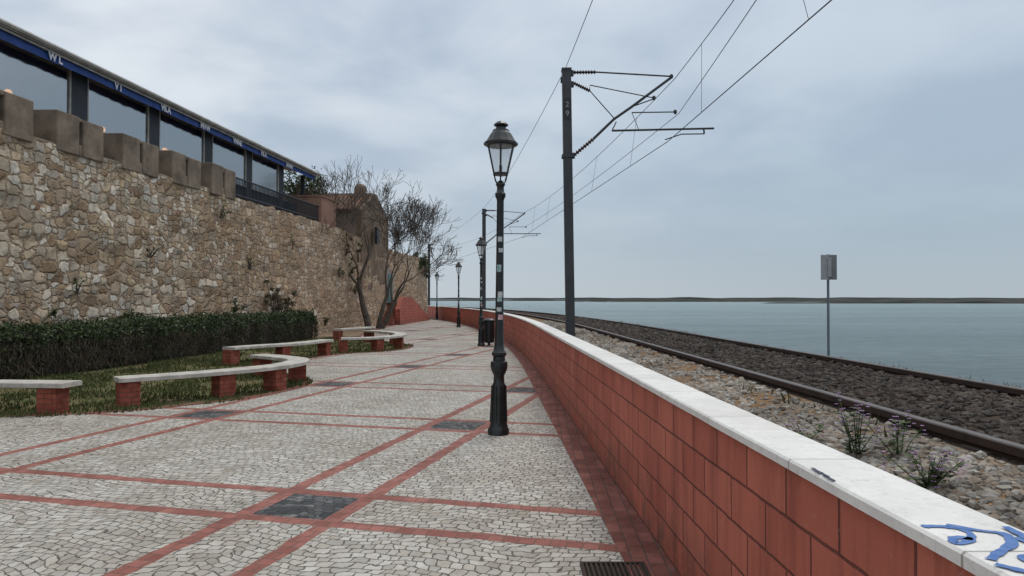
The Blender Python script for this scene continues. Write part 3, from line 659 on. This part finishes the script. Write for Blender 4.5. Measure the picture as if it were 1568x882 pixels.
# ---------------------------------------------------------------- street lamps
def lamp(x,y,tilt=0):
    e_=empty('street_lamp',(x,y,0));e_.rotation_euler=(0,tilt,0)
    mb=MB();mb.lathe([(.13,0),(.13,.07),(.115,.09),(.105,.13),(.098,.2),(.088,.45),(.082,.6),(.066,.64),(.064,.72),(.085,.76),(.10,.80),(.105,.85),(.10,.89),(.075,.90),(.072,.95),(.09,.97),(.09,1.0),(.066,1.03),(.058,1.1),(.052,1.3),(.047,2.0),(.043,2.85),(.05,2.88),(.064,2.90),(.064,2.94),(.046,2.96),(.042,3.02),(.06,3.05),(.05,3.07),(.02,3.1)],20)
    for k in range(10):
        a=k*.6283;mb.tube([(.100*math.cos(a),.100*math.sin(a),.16),(.084*math.cos(a),.084*math.sin(a),.60)],.009,4)
    mb.obj('post',M['black'],e_,smooth=True)
    mb=MB();n=6;r0,r1,z0,z1=.092,.178,3.18,3.53;rot=math.pi/6+math.pi/3
    ang=[2*math.pi*k/n+rot for k in range(n)]
    for a in ang:
        mb.tube([(r0*math.cos(a),r0*math.sin(a),z0),(r1*math.cos(a),r1*math.sin(a),z1)],.0105,5)
        mb.tube([(.045*math.cos(a),.045*math.sin(a),3.05),(.075*math.cos(a),.075*math.sin(a),3.11),(r0*math.cos(a),r0*math.sin(a),z0)],.009,5)
    mb.lathe([(.1,3.165),(.105,3.17),(.105,3.19),(.1,3.195)],6,rot=rot)
    mb.lathe([(.18,3.52),(.21,3.535),(.212,3.56),(.195,3.565),(.165,3.61),(.13,3.67),(.105,3.70),(.10,3.72),(.07,3.725),(.06,3.76),(.09,3.775),(.088,3.79),(.05,3.82),(.02,3.83)],12,rot=rot)
    mb.lathe([(.02,3.19),(.02,3.28),(.012,3.3)],8)
    mb.obj('lantern_frame',M['black'],e_)
    mb=MB()
    for k in range(n):
        a,b=ang[k],ang[(k+1)%n];q=.985
        mb.add([(r0*q*math.cos(a),r0*q*math.sin(a),z0),(r0*q*math.cos(b),r0*q*math.sin(b),z0),(r1*q*math.cos(b),r1*q*math.sin(b),z1),(r1*q*math.cos(a),r1*q*math.sin(a),z1)],[(0,1,2,3)])
    mb.obj('glass_panes',M['lglass'],e_,recalc=False)
    mb=MB()
    for z,hh,m_,a0 in ((2.35,.06,0,0),(2.22,.05,0,.3),(1.98,.09,1,-.2),(1.67,.07,0,.2),(1.62,.05,1,0),(1.50,.05,0,-.1),(1.40,.06,2,.3)):
        V=[];F=[]
        for i in range(7):
            t=-math.pi/2+a0+(-.6+.2*i);
            for zz in (z,z+hh):
                r=np.interp(zz,[1.1,1.3,2.0,2.85],[.058,.052,.047,.043])+.0015;V.append((r*math.cos(t),r*math.sin(t),zz))
        for i in range(6): F.append((2*i,2*i+2,2*i+3,2*i+1))
        mb.add(V,F,m_)
    mb.obj('stickers',[M['stk1'],M['stk2'],M['stk3']],e_,recalc=False)
lamp(-.165,8.77,.008);lamp(-1.08,25.2);lamp(-3.12,42.);lamp(-6.08,58.2)
e_=empty('litter_bin',(-.82,25.6,0));mb=MB();mb.lathe([(.15,.1),(.19,.12),(.20,.85),(.215,.86),(.215,.9),(.19,.93),(.12,.96)],16);mb.lathe([(.05,0),(.05,.12)],8);mb.obj('body',M['black'],e_,smooth=True)
e_=empty('drain_grate',(.62,4.34,.0));mb=MB()
for a,b,c,d in ((-.2,.2,-.14,-.12),(-.2,.2,.12,.14),(-.2,-.18,-.12,.12),(.18,.2,-.12,.12)): mb.box(a,b,c,d,.008,.024)
for i in range(12): mb.box(-.17+i*.03,-.155+i*.03,-.12,.12,.010,.022)
mb.obj('bars',M['rail'],e_);mb=MB();mb.add([(-.19,-.13,.0105),(.19,-.13,.0105),(.19,.13,.0105),(-.19,.13,.0105)],[(0,1,2,3)]);mb.obj('pit_shade',M['hedgecore_shade'],e_)  # flat dark sheet standing in for the shade below the bars
# ---------------------------------------------------------------- sign
e_=empty('trackside_sign',(5.72,13.0,0));mb=MB();mb.tube([(0,0,-.3),(0,0,2.46)],.024,8);mb.obj('post',M['galv'],e_,smooth=True)
mb=MB();mb.box(-.145,.0,-.045,-.03,2.0,2.45,0);mb.box(.0,.145,-.04,-.028,2.0,2.45,1);mb.box(-.03,.04,-.06,-.045,2.05,2.4,0);mb.obj('plate',[M['signgrey'],M['signdark']],e_,bevel=.004)
# ---------------------------------------------------------------- catenary masts
def insulator(mb,a,b,m=1):
    a=Vector(a);b=Vector(b);n=8;pts=[];rr=[]
    for i in range(n*2+1):
        pts.append(a.lerp(b,i/(2*n)));rr.append(.052 if i%2 else .018)
    mb.tube(pts,rr,8,m)
def mast(x,y,ang=0,num=False,z0=.5):
    e_=empty('catenary_mast',(x,y,0));e_.rotation_euler=(0,-.014 if num else 0,ang)
    mb=MB();w=.098;H=6.78
    mb.box(-w,w,-w,-w+.012,z0,H);mb.box(-w,w,w-.012,w,z0,H);mb.box(-w+.0,-w+.012,-w+.012,w-.012,z0,H);mb.box(w-.012,w,-w+.012,w-.012,z0,H)
    mb.box(-.11,.11,-.11,.11,H-.03,H+.02);mb.box(-.25,.25,-.25,.25,.4,.83)
    for z in (6.7,6.45,4.85): mb.box(.09,.16,-.05,.05,z-.06,z+.06)
    mb.box(-.13,-.09,-.06,.06,6.5,6.6);mb.box(-.13,.13,-.12,.12,4.80,4.87)
    mb.obj('post',M['mast'],e_)
    a=MB()
    T=lambda *p:[Vector(q) for q in p]
    insulator(a,(.16,0,6.72),(.66,0,6.72));a.tube(T((.66,0,6.72),(2.35,0,6.60)),.018,6)
    insulator(a,(.16,0,6.48),(.52,0,6.30));a.tube(T((.52,0,6.30),(.52,0,6.43),(1.95,0,6.12)),.012,6);a.tube(T((.52,0,6.30),(1.05,0,5.68)),.012,6)
    insulator(a,(.14,0,4.86),(.58,0,5.22));a.tube(T((.58,0,5.22),(1.05,0,5.66),(1.45,0,5.93),(2.35,0,6.58)),.030,8)
    a.tube(T((1.0,0,5.40),(3.28,0,5.42)),.024,8);a.tube(T((3.05,0,5.42),(3.06,0,5.30)),.02,6);a.tube(T((3.06,0,5.30),(2.55,0,5.30),(2.18,0,5.18)),.014,6)
    a.tube(T((1.45,0,5.80),(2.42,0,5.80)),.014,6);a.tube(T((1.0,0,5.40),(1.1,0,5.6)),.014,6)
    a.tube(T((1.45,0,5.93),(2.0,0,6.12)),.014,6);a.tube(T((1.6,0,5.41),(1.45,0,5.80)),.008,5)
    for p in ((2.35,0,6.60),(1.95,0,6.12),(2.42,0,5.80)): a.lathe([(.02,-.05),(.04,-.02),(.04,.03),(.02,.05)],8,p)
    a.obj('cantilever_arm',[M['mast'],M['insul']],e_)
    if num:
        for ch,z in (('2',5.92),('9',5.72)):
            cu=bpy.data.curves.new('digit','FONT');cu.body=ch;cu.size=.17;cu.align_x='CENTER';o=bpy.data.objects.new('digit',cu);S.collection.objects.link(o)
            bpy.context.view_layer.update();me=bpy.data.meshes.new_from_object(o.evaluated_get(bpy.context.evaluated_depsgraph_get()));bpy.data.objects.remove(o)
            o=bpy.data.objects.new('number_digit',me);S.collection.objects.link(o);me.materials.clear();me.materials.append(M['signgrey']);o.location=(.0,-w-.012,z);o.rotation_euler=(math.pi/2,0,0);o.parent=e_
        mb=MB();mb.box(-.07,.07,-w-.008,-w-.002,5.65,6.12);mb.obj('number_plate',M['black'],e_)
    return e_
mast(1.31,16.0,0,True);mast(-1.60,41.,.12);mast(-7.75,67.,.3);mast(-19.5,92.,.4);mast(2.2,-9,0)
def wirefrom(mb,pts,sag,r=.009,n=14):
    for a,b in zip(pts[:-1],pts[1:]):
        q=[]
        for i in range(n+1):
            t=i/n;p=Vector(a).lerp(Vector(b),t);p.z-=sag*4*t*(1-t);q.append(p)
        mb.tube(q,r,5)
mb=MB()
mess=[(2.9,-9,6.60),(3.66,16,6.60),(.72,40.9,6.60),(-5.5,66.3,6.6),(-17.3,91,6.6)]
cont=[(4.4,-9,5.17),(3.48,16,5.17),(.56,40.9,5.17),(-5.7,66.3,5.17),(-17.5,91,5.17)]
mid=[(2.1,-9,5.9),(3.73,16,5.80),(.78,40.9,5.80)]
top=[(2.15,-9,6.9),(1.2,16,6.82),(-1.65,41,6.82),(-7.8,67,6.82),(-19.5,92,6.82)]
wirefrom(mb,mess,.35,.008);wirefrom(mb,cont,.0,.009);wirefrom(mb,mid,.15,.007);wirefrom(mb,top,.3,.007)
def at(pl,k,t,sag):
    p=Vector(pl[k]).lerp(Vector(pl[k+1]),t);p.z-=sag*4*t*(1-t);return p
for k,ts in ((0,(.2,.45,.72,.9)),(1,(.12,.3,.48,.66,.84)),(2,(.2,.5,.8))):
    for t in ts: mb.tube([at(mess,k,t,.35),at(cont,k,t,0)],.004,4)
mb.obj('overhead_wires',M['wire'])
# ---------------------------------------------------------------- world, sun, camera
w=bpy.data.worlds.new('World');S.world=w;w.use_nodes=True;t=NT(w.node_tree);bg=w.node_tree.nodes['Background']
tc=t.n('ShaderNodeTexCoord').outputs['Generated'];sp=t.n('ShaderNodeSeparateXYZ',{0:tc});X,Y,Z=sp.outputs
zc=t.m('MAXIMUM',Z,0.);den=t.m('ADD',zc,.22)
cv=t.n('ShaderNodeCombineXYZ',{0:t.m('DIVIDE',X,den),1:t.m('DIVIDE',Y,den),2:0.}).outputs[0]
n1=t.n('ShaderNodeTexNoise',{'Vector':cv,'Scale':1.9,'Detail':6.,'Roughness':.5,'Distortion':.25}).outputs['Fac']
n2=t.n('ShaderNodeTexNoise',{'Vector':cv,'Scale':.7,'Detail':3.,'Roughness':.5}).outputs['Fac']
el=t.ramp(zc,[(0,(.43,.50,.555)),(.06,(.39,.48,.56)),(.2,(.44,.535,.635)),(.45,(.59,.665,.76)),(.7,(.95,.99,1.05)),(1,(1.27,1.29,1.32))])
lf=t.step(X,.40,-.55)
c=t.mix(t.m('MULTIPLY',lf,.65),el,(.70,.745,.80))
cl=t.n('ShaderNodeMapRange',{'Value':t.m('ADD',t.m('MULTIPLY',n1,.5),t.m('MULTIPLY',n2,.5)),'From Min':.39,'From Max':.61},interpolation_type='SMOOTHSTEP').outputs[0]
am=t.m('MULTIPLY',t.step(zc,.02,.25),t.m('ADD',.45,t.m('MULTIPLY',lf,.55)))
br=t.mix(cl,(.69,.76,.85),(1.27,1.23,1.18))
c=t.mix(am,c,t.mix(1.,c,br,'MULTIPLY'))
sky=t.n('ShaderNodeTexSky',sky_type='NISHITA',sun_disc=False,sun_elevation=math.radians(58),sun_rotation=math.radians(29))
sk=t.mix(1.,sky.outputs[0],(.1,.1,.1),'MULTIPLY')
c=t.mix(.05,c,sk)
w.node_tree.links.new(c,bg.inputs[0]);bg.inputs[1].default_value=1.
sl=bpy.data.lights.new('sun','SUN');sl.energy=1.2;sl.angle=math.radians(25);sl.color=(1,.95,.87);so=bpy.data.objects.new('sun',sl);S.collection.objects.link(so)
dv=Vector((.25,.45,.85)).normalized();so.rotation_euler=dv.to_track_quat('Z','Y').to_euler()
cam=bpy.data.cameras.new('camera');cam.lens=25.26;cam.sensor_width=36;cam.clip_start=.05;cam.clip_end=30000
co=bpy.data.objects.new('camera',cam);S.collection.objects.link(co);co.location=(0,0,1.65);co.rotation_euler=(math.radians(90.885),0,0);S.camera=co
S.view_settings.view_transform='Standard';S.view_settings.look='None';S.view_settings.exposure=0
